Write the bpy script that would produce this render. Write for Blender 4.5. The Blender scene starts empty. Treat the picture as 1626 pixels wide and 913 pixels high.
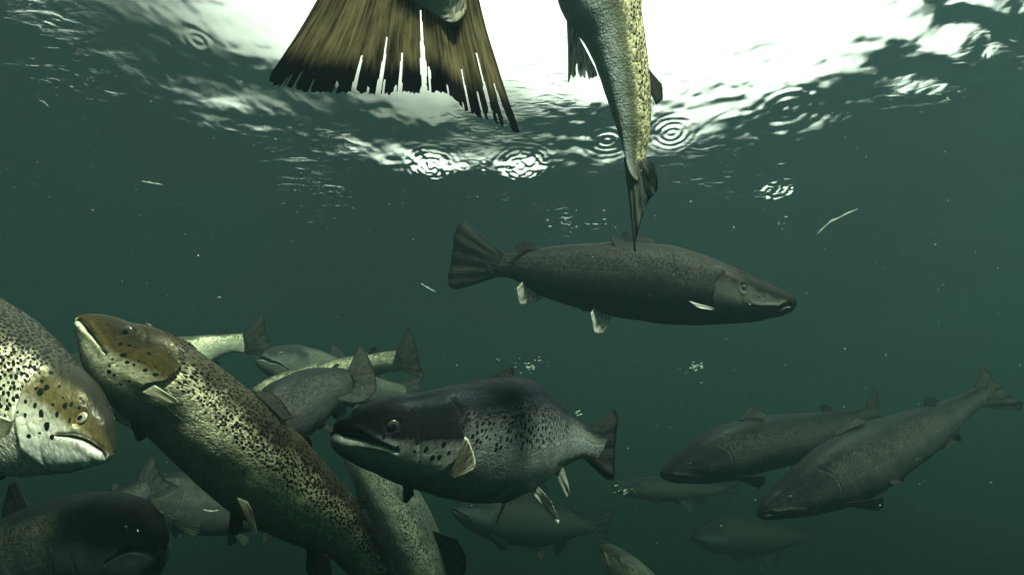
import bpy, math, random
import numpy as np
from mathutils import Vector, Matrix

R = math.radians
random.seed(7)
scene = bpy.context.scene
COL = scene.collection

# ------------------------------------------------------------------ camera
DEPTH = 1.5                        # metres the camera hangs below the water surface (z = 0)
PITCH = R(24.3)
FPX = 800.0                        # focal length in photo pixels (1626 wide)
CAM = np.array([0.0, 0.0, -DEPTH])
cd = bpy.data.cameras.new('camera')
cam = bpy.data.objects.new('camera', cd)
COL.objects.link(cam)
cam.location = CAM
cam.rotation_euler = (math.pi / 2 + PITCH, 0, 0)
cd.sensor_width = 36
cd.lens = 36 * FPX / 1626
cd.clip_start = 0.02
cd.clip_end = 300
scene.camera = cam

# ------------------------------------------------------------------ sky, sun, exposure
SUN_AZ, SUN_EL = R(152), R(50)     # compass angle from +Y (clockwise) and height of the sun
world = bpy.data.worlds.new('World')
scene.world = world
world.use_nodes = True
wn, wl = world.node_tree.nodes, world.node_tree.links
wn.clear()
sky = wn.new('ShaderNodeTexSky')
sky.sky_type = 'NISHITA'
sky.sun_disc = False
sky.sun_elevation = SUN_EL
sky.sun_rotation = SUN_AZ
sky.dust_density = 4.0
hs = wn.new('ShaderNodeHueSaturation')
hs.inputs['Saturation'].default_value = 0.22
hs.inputs['Value'].default_value = 1.0
wl.new(sky.outputs[0], hs.inputs['Color'])
bg = wn.new('ShaderNodeBackground')
bg.inputs['Strength'].default_value = 0.15
# thin bright cloud over the whole sky, tan dimming painted in low on the left for the window's dull rim
tcw = wn.new('ShaderNodeTexCoord'); sx = wn.new('ShaderNodeSeparateXYZ'); wl.new(tcw.outputs['Generated'], sx.inputs[0])
cn = wn.new('ShaderNodeTexNoise'); cn.inputs['Scale'].default_value = 5.0; cn.inputs['Detail'].default_value = 4.0
wl.new(tcw.outputs['Generated'], cn.inputs['Vector'])
def wmath(op, a, b):
    n = wn.new('ShaderNodeMath'); n.operation = op
    for i, v in enumerate((a, b)):
        if isinstance(v, bpy.types.NodeSocket): wl.new(v, n.inputs[i])
        else: n.inputs[i].default_value = v
    return n.outputs[0]
def wstep(x, lo, hi):
    n = wn.new('ShaderNodeMapRange'); n.interpolation_type = 'SMOOTHSTEP'; wl.new(x, n.inputs[0])
    n.inputs[1].default_value = lo; n.inputs[2].default_value = hi
    return n.outputs[0]
nsh = wmath('MULTIPLY', wmath('SUBTRACT', cn.outputs[0], 0.5), 0.16)
low = wmath('SUBTRACT', 1.0, wstep(wmath('ADD', sx.outputs[2], nsh), 0.66, 0.78))
low = wmath('MULTIPLY', low, wstep(sx.outputs[2], 0.615, 0.640))
lft = wmath('SUBTRACT', 1.0, wstep(wmath('ADD', sx.outputs[0], nsh), -0.02, 0.16))
rim_dim = wmath('MULTIPLY', low, lft)
cc = wn.new('ShaderNodeMix'); cc.data_type = 'RGBA'; wl.new(rim_dim, cc.inputs[0])
cc.inputs[6].default_value = (5.2, 4.9, 4.5, 1); cc.inputs[7].default_value = (0.85, 0.78, 0.58, 1)
cloud = wn.new('ShaderNodeMix'); cloud.data_type = 'RGBA'
cloud.inputs[0].default_value = 0.85
wl.new(hs.outputs[0], cloud.inputs[6]); wl.new(cc.outputs[2], cloud.inputs[7])
wl.new(cloud.outputs[2], bg.inputs['Color'])
wo = wn.new('ShaderNodeOutputWorld')
wl.new(bg.outputs[0], wo.inputs['Surface'])

sd = bpy.data.lights.new('sun', 'SUN')
sd.energy = 5.0
sd.angle = R(7.0)
sd.color = (1.0, 0.93, 0.80)
sun = bpy.data.objects.new('sun', sd)
COL.objects.link(sun)
sdir = Vector((math.sin(SUN_AZ) * math.cos(SUN_EL), math.cos(SUN_AZ) * math.cos(SUN_EL), math.sin(SUN_EL)))
sun.rotation_euler = sdir.to_track_quat('Z', 'Y').to_euler()
sun.location = sdir * 30

scene.view_settings.view_transform = 'Standard'
scene.view_settings.look = 'None'
scene.view_settings.gamma = 1
scene.view_settings.exposure = 2.6
scene.cycles.use_denoising = True
scene.cycles.volume_bounces = 1
scene.cycles.max_bounces = 8
scene.cycles.transparent_max_bounces = 16
scene.cycles.caustics_reflective = False
scene.cycles.caustics_refractive = False
scene.cycles.sample_clamp_indirect = 3.0

# ------------------------------------------------------------------ helpers
_cp, _sp = math.cos(PITCH), math.sin(PITCH)
RIGHT = np.array([1.0, 0, 0]); FWD = np.array([0, _cp, _sp]); UP = np.array([0, -_sp, _cp])

def unproj(px, py, d):
    px = np.asarray(px, float); py = np.asarray(py, float); d = np.asarray(d, float)
    return (CAM + ((px - 813) / FPX * d)[..., None] * RIGHT + ((456.5 - py) / FPX * d)[..., None] * UP + d[..., None] * FWD)

def project(P):
    q = P - CAM
    z = q @ FWD
    return 813 + (q @ RIGHT) / z * FPX, 456.5 - (q @ UP) / z * FPX, z

def nrm(v):
    return v / np.maximum(np.linalg.norm(v, axis=-1, keepdims=True), 1e-9)

def hash2(ix, iy, k):
    v = np.sin(ix * 127.1 + iy * 311.7 + k * 74.7) * 43758.5453
    return v - np.floor(v)

def vnoise(x, y, k=0):
    ix, iy = np.floor(x), np.floor(y)
    fx, fy = x - ix, y - iy
    fx = fx * fx * (3 - 2 * fx); fy = fy * fy * (3 - 2 * fy)
    a = hash2(ix, iy, k); b = hash2(ix + 1, iy, k); c = hash2(ix, iy + 1, k); d = hash2(ix + 1, iy + 1, k)
    return (a * (1 - fx) + b * fx) * (1 - fy) + (c * (1 - fx) + d * fx) * fy

def fbm(x, y, k=0, o=3):
    t = 0; a = 1; n = 0
    for i in range(o):
        t = t + a * vnoise(x * 2 ** i, y * 2 ** i, k + i * 3); n += a; a *= .5
    return t / n

def pchip(x, y, xi):
    x = np.asarray(x, float); y = np.asarray(y, float)
    h = np.diff(x)
    sh = (-1,) + (1,) * (y.ndim - 1)
    dl = np.diff(y, axis=0) / h.reshape(sh)
    m = np.zeros_like(y)
    m[0] = dl[0]; m[-1] = dl[-1]
    w1 = (2 * h[1:] + h[:-1]).reshape(sh); w2 = (h[1:] + 2 * h[:-1]).reshape(sh)
    a, b = dl[:-1], dl[1:]
    with np.errstate(divide='ignore', invalid='ignore'):
        mm = (w1 + w2) / (w1 / a + w2 / b)
    m[1:-1] = np.where(a * b > 0, mm, 0)
    i = np.clip(np.searchsorted(x, xi) - 1, 0, len(x) - 2)
    t = ((xi - x[i]) / h[i]).reshape(sh); hh = h[i].reshape(sh)
    return ((2 * t**3 - 3 * t**2 + 1) * y[i] + (t**3 - 2 * t**2 + t) * hh * m[i] + (-2 * t**3 + 3 * t**2) * y[i + 1] + (t**3 - t**2) * hh * m[i + 1])

def catmull(x, y, xi):
    x = np.asarray(x, float); y = np.asarray(y, float)
    m = np.gradient(y, x, axis=0)
    i = np.clip(np.searchsorted(x, xi) - 1, 0, len(x) - 2)
    h = (x[i + 1] - x[i])[:, None]; t = ((xi - x[i])[:, None]) / h
    return ((2 * t**3 - 3 * t**2 + 1) * y[i] + (t**3 - 2 * t**2 + t) * h * m[i] + (-2 * t**3 + 3 * t**2) * y[i + 1] + (t**3 - t**2) * h * m[i + 1])

def mesh_obj(name, V, F, mat, parent=None, origin=None, attrs=None, smooth=True):
    """V (n,3) world coordinates, F (m,4) quads (a repeated last index is a triangle)"""
    origin = np.zeros(3) if origin is None else np.asarray(origin)
    me = bpy.data.meshes.new(name)
    V = np.asarray(V, float); F = np.asarray(F, np.int32)
    me.vertices.add(len(V))
    me.vertices.foreach_set('co', (V - origin).astype(np.float32).ravel())
    tri = F[:, 3] == F[:, 2]
    cnt = np.where(tri, 3, 4)
    loops = np.concatenate([f[:c] for f, c in zip(F, cnt)]) if tri.any() else F.ravel()
    me.loops.add(len(loops)); me.loops.foreach_set('vertex_index', loops.astype(np.int32))
    me.polygons.add(len(F))
    st = np.concatenate([[0], np.cumsum(cnt)[:-1]])
    me.polygons.foreach_set('loop_start', st.astype(np.int32))
    me.polygons.foreach_set('loop_total', cnt.astype(np.int32))
    me.polygons.foreach_set('use_smooth', np.full(len(F), smooth))
    me.update(calc_edges=True)
    for k, a in (attrs or {}).items():
        a = np.asarray(a, np.float32)
        if a.ndim == 1:
            at = me.attributes.new(k, 'FLOAT', 'POINT'); at.data.foreach_set('value', a)
        else:
            at = me.attributes.new(k, 'FLOAT_VECTOR', 'POINT'); at.data.foreach_set('vector', a.ravel())
    me.validate()
    o = bpy.data.objects.new(name, me)
    COL.objects.link(o)
    me.materials.append(mat)
    if parent is not None:
        o.parent = parent
    else:
        o.location = origin
    return o

def grid_faces(nu, nv, wrap=False, off=0):
    i = np.arange(nu - 1)[:, None]; j = np.arange(nv if wrap else nv - 1)[None, :]
    j2 = (j + 1) % nv
    f = np.stack([i * nv + j, i * nv + j2, (i + 1) * nv + j2, (i + 1) * nv + j], -1)
    return f.reshape(-1, 4) + off

class NT:
    def __init__(s, name):
        s.m = bpy.data.materials.new(name); s.m.use_nodes = True
        s.t = s.m.node_tree; s.t.nodes.clear()
        s.out = s.n('ShaderNodeOutputMaterial')
    def n(s, ty, **kw):
        nd = s.t.nodes.new(ty)
        for k, v in kw.items():
            if hasattr(nd, k) and k not in nd.inputs: setattr(nd, k, v)
            else: s.set(nd, k, v)
        return nd
    def set(s, nd, k, v):
        sock = nd.inputs[k]
        if isinstance(v, bpy.types.NodeSocket): s.t.links.new(v, sock)
        else: sock.default_value = v
    def l(s, a, b): s.t.links.new(a, b)
    def math(s, op, a, b=0.0, c=None, clamp=False):
        nd = s.t.nodes.new('ShaderNodeMath'); nd.operation = op; nd.use_clamp = clamp
        for i, v in enumerate((a, b, c)):
            if v is None: continue
            if isinstance(v, bpy.types.NodeSocket): s.l(v, nd.inputs[i])
            else: nd.inputs[i].default_value = v
        return nd.outputs[0]
    def attr(s, name):
        nd = s.t.nodes.new('ShaderNodeAttribute'); nd.attribute_name = name
        return nd
    def ramp(s, fac, stops):
        nd = s.t.nodes.new('ShaderNodeValToRGB')
        el = nd.color_ramp.elements
        while len(el) < len(stops): el.new(0.5)
        for e, (p, c) in zip(el, stops):
            e.position = p; e.color = (c[0], c[1], c[2], 1)
        s.l(fac, nd.inputs[0]); return nd.outputs[0]
    def mix(s, f, a, b, blend='MIX'):
        nd = s.t.nodes.new('ShaderNodeMix'); nd.data_type = 'RGBA'; nd.blend_type = blend
        for k, v in ((0, f), (6, a), (7, b)):
            if isinstance(v, bpy.types.NodeSocket): s.l(v, nd.inputs[k])
            elif k == 0: nd.inputs[k].default_value = v
            else: nd.inputs[k].default_value = (v[0], v[1], v[2], 1)
        return nd.outputs[2]
    def smooth(s, x, lo, hi):
        nd = s.t.nodes.new('ShaderNodeMapRange'); nd.interpolation_type = 'SMOOTHSTEP'
        s.l(x, nd.inputs[0]); nd.inputs[1].default_value = lo; nd.inputs[2].default_value = hi
        return nd.outputs[0]

# ------------------------------------------------------------------ materials
def skin_mat(name, back, flank, belly, head, cheek, speck=(0.5, 0.48, 0.36), speck_amt=0.5, metal=0.45, rough=0.33, seed=0.0, bs=(0.0068, .85, .17, .40), hs_=(0.0120, 1.0, .13, .32), shift=0.0, hsp=1.0):
    t = NT(name)
    b = t.attr('back').outputs['Fac']; hd = t.attr('head').outputs['Fac']
    mo = t.attr('mouth').outputs['Fac']; uv = t.attr('skin_uv').outputs['Vector']
    mp = t.n('ShaderNodeVectorMath', operation='ADD'); t.l(uv, mp.inputs[0]); mp.inputs[1].default_value = (seed, seed * 2.3, 0)
    uv = mp.outputs[0]
    # dark spots: one cell each, its size and shape its own
    wr_ = t.n('ShaderNodeTexNoise', Scale=260.0, Detail=2.0); t.l(uv, wr_.inputs['Vector'])
    wv = t.n('ShaderNodeVectorMath', operation='MULTIPLY_ADD'); t.l(wr_.outputs['Color'], wv.inputs[0]); wv.inputs[1].default_value = (.0034, .0034, 0); t.l(uv, wv.inputs[2])
    def spots(cell, asp, rmin, rmax, mask):
        mm = t.n('ShaderNodeMapping'); t.l(wv.outputs[0], mm.inputs['Vector']); mm.inputs['Scale'].default_value = (1 / cell, 1 / (cell * asp), 1)
        vo = t.n('ShaderNodeTexVoronoi', voronoi_dimensions='2D', Scale=1.0, Randomness=0.85); t.l(mm.outputs[0], vo.inputs['Vector'])
        sc_ = t.n('ShaderNodeSeparateColor'); t.l(vo.outputs['Color'], sc_.inputs[0])
        rad = t.math('MULTIPLY_ADD', sc_.outputs[0], rmax - rmin, rmin)
        rad = t.math('MULTIPLY', rad, t.math('MULTIPLY', t.math('SUBTRACT', mask, sc_.outputs[1]), 4.0, clamp=True))
        d_ = t.math('SUBTRACT', rad, vo.outputs['Distance'])
        return t.smooth(d_, -0.03, 0.05)
    sp = t.math('MAXIMUM', spots(*bs, t.attr('spot_body').outputs['Fac']), spots(*hs_, t.attr('spot_head').outputs['Fac']))
    big = t.n('ShaderNodeTexNoise', Scale=9.0, Detail=4.0); t.l(uv, big.inputs['Vector'])
    mid = t.n('ShaderNodeTexNoise', Scale=45.0, Detail=5.0); t.l(uv, mid.inputs['Vector'])
    bb = t.math('MULTIPLY_ADD', b, 0.5, 0.5 + shift)
    bb = t.math('ADD', bb, t.math('MULTIPLY_ADD', big.outputs[0], 0.30, -0.15))
    bb = t.math('ADD', bb, t.math('MULTIPLY_ADD', mid.outputs[0], 0.16, -0.08))
    body = t.ramp(bb, [(0.08, belly), (0.36, flank), (0.64, tuple(0.75 * f + 0.25 * k for f, k in zip(flank, back))), (0.86, back)])
    hcol = t.ramp(bb, [(0.15, belly), (0.52, cheek), (0.64, tuple(0.6 * f + 0.4 * k for f, k in zip(cheek, head))), (0.75, head), (0.97, tuple(0.5 * k for k in back))])
    col = t.mix(hd, body, hcol)
    # scales: small offset rows, each scale its own tone
    mps = t.n('ShaderNodeMapping'); t.l(uv, mps.inputs['Vector']); mps.inputs['Scale'].default_value = (1.0, 1.45, 1)
    sc = t.n('ShaderNodeTexVoronoi', Scale=270.0, Randomness=0.75); t.l(mps.outputs[0], sc.inputs['Vector'])
    sepc = t.n('ShaderNodeSeparateColor'); t.l(sc.outputs['Color'], sepc.inputs[0])
    tone = t.smooth(sepc.outputs[0], 0.0, 0.85)
    band = t.math('MULTIPLY', t.smooth(bb, 0.42, 0.60), t.math('SUBTRACT', 1.0, t.smooth(bb, 0.84, 1.0)))
    streak = t.math('MULTIPLY', band, t.math('SUBTRACT', 1.0, t.math('MULTIPLY', hd, hsp)))
    streak = t.math('MULTIPLY', streak, t.smooth(big.outputs[0], 0.22, 0.50))
    col = t.mix(t.math('MULTIPLY', t.math('MULTIPLY', streak, tone), speck_amt, clamp=True), col, speck)  # scale glints painted into the colour as pale specks
    mott = t.math('MULTIPLY_ADD', mid.outputs[0], 0.9, 0.55)
    cm = t.n('ShaderNodeCombineColor')
    for i in range(3): t.l(mott, cm.inputs[i])
    col = t.mix(0.55, col, cm.outputs[0], 'MULTIPLY')
    col = t.mix(sp, col, (0.006, 0.007, 0.008))
    col = t.mix(mo, col, (0.010, 0.010, 0.010))
    p = t.n('ShaderNodeBsdfPrincipled')
    t.l(col, p.inputs['Base Color'])
    met = t.math('MULTIPLY', t.math('SUBTRACT', 1.0, t.math('MAXIMUM', sp, mo)), metal)
    met = t.math('MULTIPLY', met, t.math('MULTIPLY_ADD', sepc.outputs[2], 1.2, 0.4))
    met = t.math('MULTIPLY', met, t.math('SUBTRACT', 1.0, t.math('MULTIPLY', t.smooth(bb, 0.6, 0.95), 0.5)))
    t.l(met, p.inputs['Metallic'])
    t.l(t.math('MULTIPLY_ADD', sepc.outputs[1], 0.22, rough), p.inputs['Roughness'])
    p.inputs['IOR'].default_value = 1.10
    bm = t.n('ShaderNodeBump'); bm.inputs['Distance'].default_value = 0.0008
    t.l(t.math('MULTIPLY_ADD', hd, -0.5, 0.7), bm.inputs['Strength'])
    t.l(t.math('SUBTRACT', 1.0, sc.outputs['Distance']), bm.inputs['Height'])
    bm2 = t.n('ShaderNodeBump'); bm2.inputs['Distance'].default_value = 0.004; bm2.inputs['Strength'].default_value = 0.3
    t.l(mid.outputs[0], bm2.inputs['Height']); t.l(bm.outputs[0], bm2.inputs['Normal'])
    t.l(bm2.outputs[0], p.inputs['Normal'])
    t.l(p.outputs[0], t.out.inputs['Surface'])
    return t.m

def fin_mat(name, c1, c2, rim, rays=26.0, trans=0.35, clear=0.10, rimw=0.80):
    t = NT(name)
    u = t.attr('fin_u').outputs['Fac']; v = t.attr('fin_v').outputs['Fac']
    w = t.math('SINE', t.math('MULTIPLY', u, rays * 6.283))
    cmb = t.n('ShaderNodeCombineXYZ'); t.l(t.math('MULTIPLY', u, 46.0), cmb.inputs[0]); t.l(t.math('MULTIPLY', v, 2.2), cmb.inputs[1])
    nz = t.n('ShaderNodeTexNoise', Scale=1.0, Detail=5.0); t.l(cmb.outputs[0], nz.inputs['Vector'])
    f = t.math('ADD', t.math('MULTIPLY', w, 0.05), nz.outputs[0])
    nb = t.n('ShaderNodeTexNoise', Scale=1.0, Detail=4.0); cb = t.n('ShaderNodeCombineXYZ'); t.l(t.math('MULTIPLY', u, 9.0), cb.inputs[0]); t.l(t.math('MULTIPLY', v, 3.5), cb.inputs[1]); t.l(cb.outputs[0], nb.inputs['Vector'])
    n3 = t.n('ShaderNodeTexNoise', Scale=1.0, Detail=3.0); c3 = t.n('ShaderNodeCombineXYZ'); t.l(t.math('MULTIPLY', u, 170.0), c3.inputs[0]); t.l(t.math('MULTIPLY', v, 7.0), c3.inputs[1]); t.l(c3.outputs[0], n3.inputs['Vector'])
    f = t.math('ADD', f, t.math('ADD', t.math('MULTIPLY_ADD', nb.outputs[0], 0.8, -0.4), t.math('MULTIPLY_ADD', n3.outputs[0], 0.5, -0.25)))
    col = t.mix(t.smooth(f, 0.20, 0.80), c1, c2)
    rm = t.smooth(t.math('ADD', v, t.math('MULTIPLY_ADD', nz.outputs[0], 0.24, -0.12)), rimw, min(rimw + 0.16, 1.0))
    side = t.smooth(t.math('ABSOLUTE', t.math('SUBTRACT', u, 0.5)), 0.465, 0.495)
    col = t.mix(t.math('MAXIMUM', rm, t.math('MULTIPLY', side, 0.7)), col, rim)
    p = t.n('ShaderNodeBsdfPrincipled', Roughness=0.5, Metallic=0.0, IOR=1.07); t.l(col, p.inputs['Base Color'])
    bm = t.n('ShaderNodeBump', Strength=0.5, Distance=0.002); t.l(f, bm.inputs['Height']); t.l(bm.outputs[0], p.inputs['Normal'])
    tl = t.n('ShaderNodeBsdfTranslucent'); t.l(col, tl.inputs['Color'])
    m1 = t.n('ShaderNodeMixShader'); m1.inputs[0].default_value = trans
    t.l(p.outputs[0], m1.inputs[1]); t.l(tl.outputs[0], m1.inputs[2])
    tr = t.n('ShaderNodeBsdfTransparent')
    m2 = t.n('ShaderNodeMixShader')
    t.l(t.math('MULTIPLY', t.smooth(f, 0.30, 0.95), clear * 2), m2.inputs[0])
    t.l(m1.outputs[0], m2.inputs[1]); t.l(tr.outputs[0], m2.inputs[2])
    t.l(m2.outputs[0], t.out.inputs['Surface'])
    return t.m

def simple_mat(name, c, rough=0.4, metal=0.0):
    t = NT(name)
    nz = t.n('ShaderNodeTexNoise', Scale=300.0, Detail=2.0)
    tc = t.n('ShaderNodeTexCoord'); t.l(tc.outputs['Object'], nz.inputs['Vector'])
    col = t.mix(nz.outputs[0], tuple(x * 0.7 for x in c), tuple(min(x * 1.3, 1) for x in c))
    p = t.n('ShaderNodeBsdfPrincipled', Roughness=rough, Metallic=metal); t.l(col, p.inputs['Base Color'])
    t.l(p.outputs[0], t.out.inputs['Surface'])
    return t.m

M_GOLD = skin_mat('gold_flecked_skin', (0.035, 0.034, 0.026), (0.62, 0.60, 0.50), (0.76, 0.78, 0.80), (0.12, 0.092, 0.036), (0.84, 0.82, 0.70), (0.92, 0.84, 0.60), 1.0, 0.45, 0.22, 1.0, (0.0070, .55, .28, .50), (0.0115, .9, .12, .32), 0.03)
M_OLIVE = skin_mat('olive_spotted_skin', (0.040, 0.034, 0.022), (0.38, 0.39, 0.29), (0.11, 0.12, 0.10), (0.085, 0.062, 0.022), (0.74, 0.71, 0.50), (0.95, 0.86, 0.58), 1.0, 0.45, 0.24, 2.0, (0.0072, .75, .24, .46), (0.0115, .9, .12, .32), 0.03)
M_BLUE = skin_mat('dark_blue_grey_skin', (0.010, 0.012, 0.018), (0.38, 0.40, 0.40), (0.16, 0.17, 0.17), (0.016, 0.018, 0.023), (0.48, 0.50, 0.46), (0.34, 0.33, 0.32), 0.30, 0.48, 0.28, 3.0, (0.0074, 1.25, .18, .36), (0.0115, 1.2, .13, .36), 0.10)  # belly darker than the flank: its shade is put into the colour
M_GREY = skin_mat('slate_grey_skin', (0.011, 0.011, 0.010), (0.016, 0.017, 0.017), (0.012, 0.013, 0.013), (0.013, 0.012, 0.009), (0.12, 0.12, 0.11), (0.14, 0.135, 0.125), 0.22, 0.15, 0.42, 4.0, (0.0130, .9, .10, .24), (0.0125, .9, .12, .34), 0.05)
M_SILVER = skin_mat('silver_skin', (0.04, 0.045, 0.035), (0.46, 0.47, 0.38), (0.50, 0.51, 0.44), (0.05, 0.055, 0.05), (0.34, 0.36, 0.32), (0.95, 0.90, 0.64), 0.7, 0.45, 0.30, 5.0, (0.0085, .8, .18, .36))
M_LITH = skin_mat('lit_edge_silver_skin', (0.10, 0.09, 0.04), (0.15, 0.16, 0.11), (0.42, 0.46, 0.46), (0.05, 0.055, 0.05), (0.34, 0.36, 0.32), (0.80, 0.74, 0.42), 0.85, 0.40, 0.34, 5.5, (0.0062, .9, .20, .40))  # gold specks paint the lit edge of the back into the skin
M_PALE = skin_mat('dull_green_silver_skin', (0.018, 0.020, 0.018), (0.06, 0.067, 0.06), (0.075, 0.083, 0.073), (0.018, 0.020, 0.018), (0.075, 0.083, 0.075), (0.26, 0.27, 0.22), 0.35, 0.45, 0.34, 7.0, (0.011, .9, .12, .28), (0.0120, 1.0, .13, .32), 0.04)
M_MID = skin_mat('pale_olive_silver_skin', (0.030, 0.034, 0.030), (0.20, 0.22, 0.19), (0.24, 0.26, 0.22), (0.03, 0.034, 0.03), (0.20, 0.22, 0.19), (0.5, 0.5, 0.40), 0.45, 0.40, 0.34, 9.0, (0.011, .9, .12, .28), (0.0120, 1.0, .13, .32))
M_DIM = skin_mat('dim_brown_grey_skin', (0.010, 0.011, 0.012), (0.070, 0.070, 0.070), (0.050, 0.054, 0.052), (0.012, 0.013, 0.016), (0.058, 0.058, 0.058), (0.30, 0.29, 0.25), 0.16, 0.45, 0.36, 6.0, (0.011, .9, .13, .30), (0.0120, 1.0, .13, .32), 0.06, 0.6)  # fading of the farther fish put into a darker skin colour
M_MURK = skin_mat('murk_darkened_skin', (0.006, 0.007, 0.008), (0.045, 0.052, 0.060), (0.020, 0.022, 0.024), (0.018, 0.021, 0.026), (0.085, 0.10, 0.11), (0.14, 0.14, 0.10), 0.3, 0.35, 0.38, 8.0, (0.011, .9, .13, .30), (0.0120, 1.0, .13, .32), 0.04)  # darkness of the murk put into the skin colour
F_BROWN = fin_mat('brown_fin', (0.040, 0.031, 0.014), (0.31, 0.25, 0.13), (0.005, 0.005, 0.008), 41, 0.6, 0.02, 0.72)
F_DARK = fin_mat('dark_fin', (0.012, 0.013, 0.014), (0.045, 0.045, 0.042), (0.006, 0.006, 0.007), 22, 0.30, 0.05, 0.85)
F_GREY = fin_mat('grey_fin', (0.012, 0.013, 0.012), (0.055, 0.055, 0.046), (0.010, 0.011, 0.012), 20, 0.35, 0.08, 0.88)
F_SMOKE = fin_mat('smoky_fin', (0.035, 0.04, 0.038), (0.26, 0.28, 0.26), (0.012, 0.012, 0.012), 18, 0.5, 0.12, 0.90)
F_PALE = fin_mat('pale_striped_fin', (0.05, 0.055, 0.06), (0.75, 0.74, 0.66), (0.60, 0.60, 0.55), 7, 0.30, 0.10, 0.90)
F_WHITE = fin_mat('cream_fin', (0.16, 0.15, 0.10), (0.66, 0.62, 0.46), (0.7, 0.7, 0.6), 8, 0.45, 0.22, 0.90)
IRIS = simple_mat('pale_iris', (0.36, 0.33, 0.22), 0.25, 0.4)
IRISD = simple_mat('dark_iris', (0.045, 0.045, 0.04), 0.25, 0.3)
PUPIL = simple_mat('black_pupil', (0.004, 0.004, 0.005), 0.12)

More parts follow.
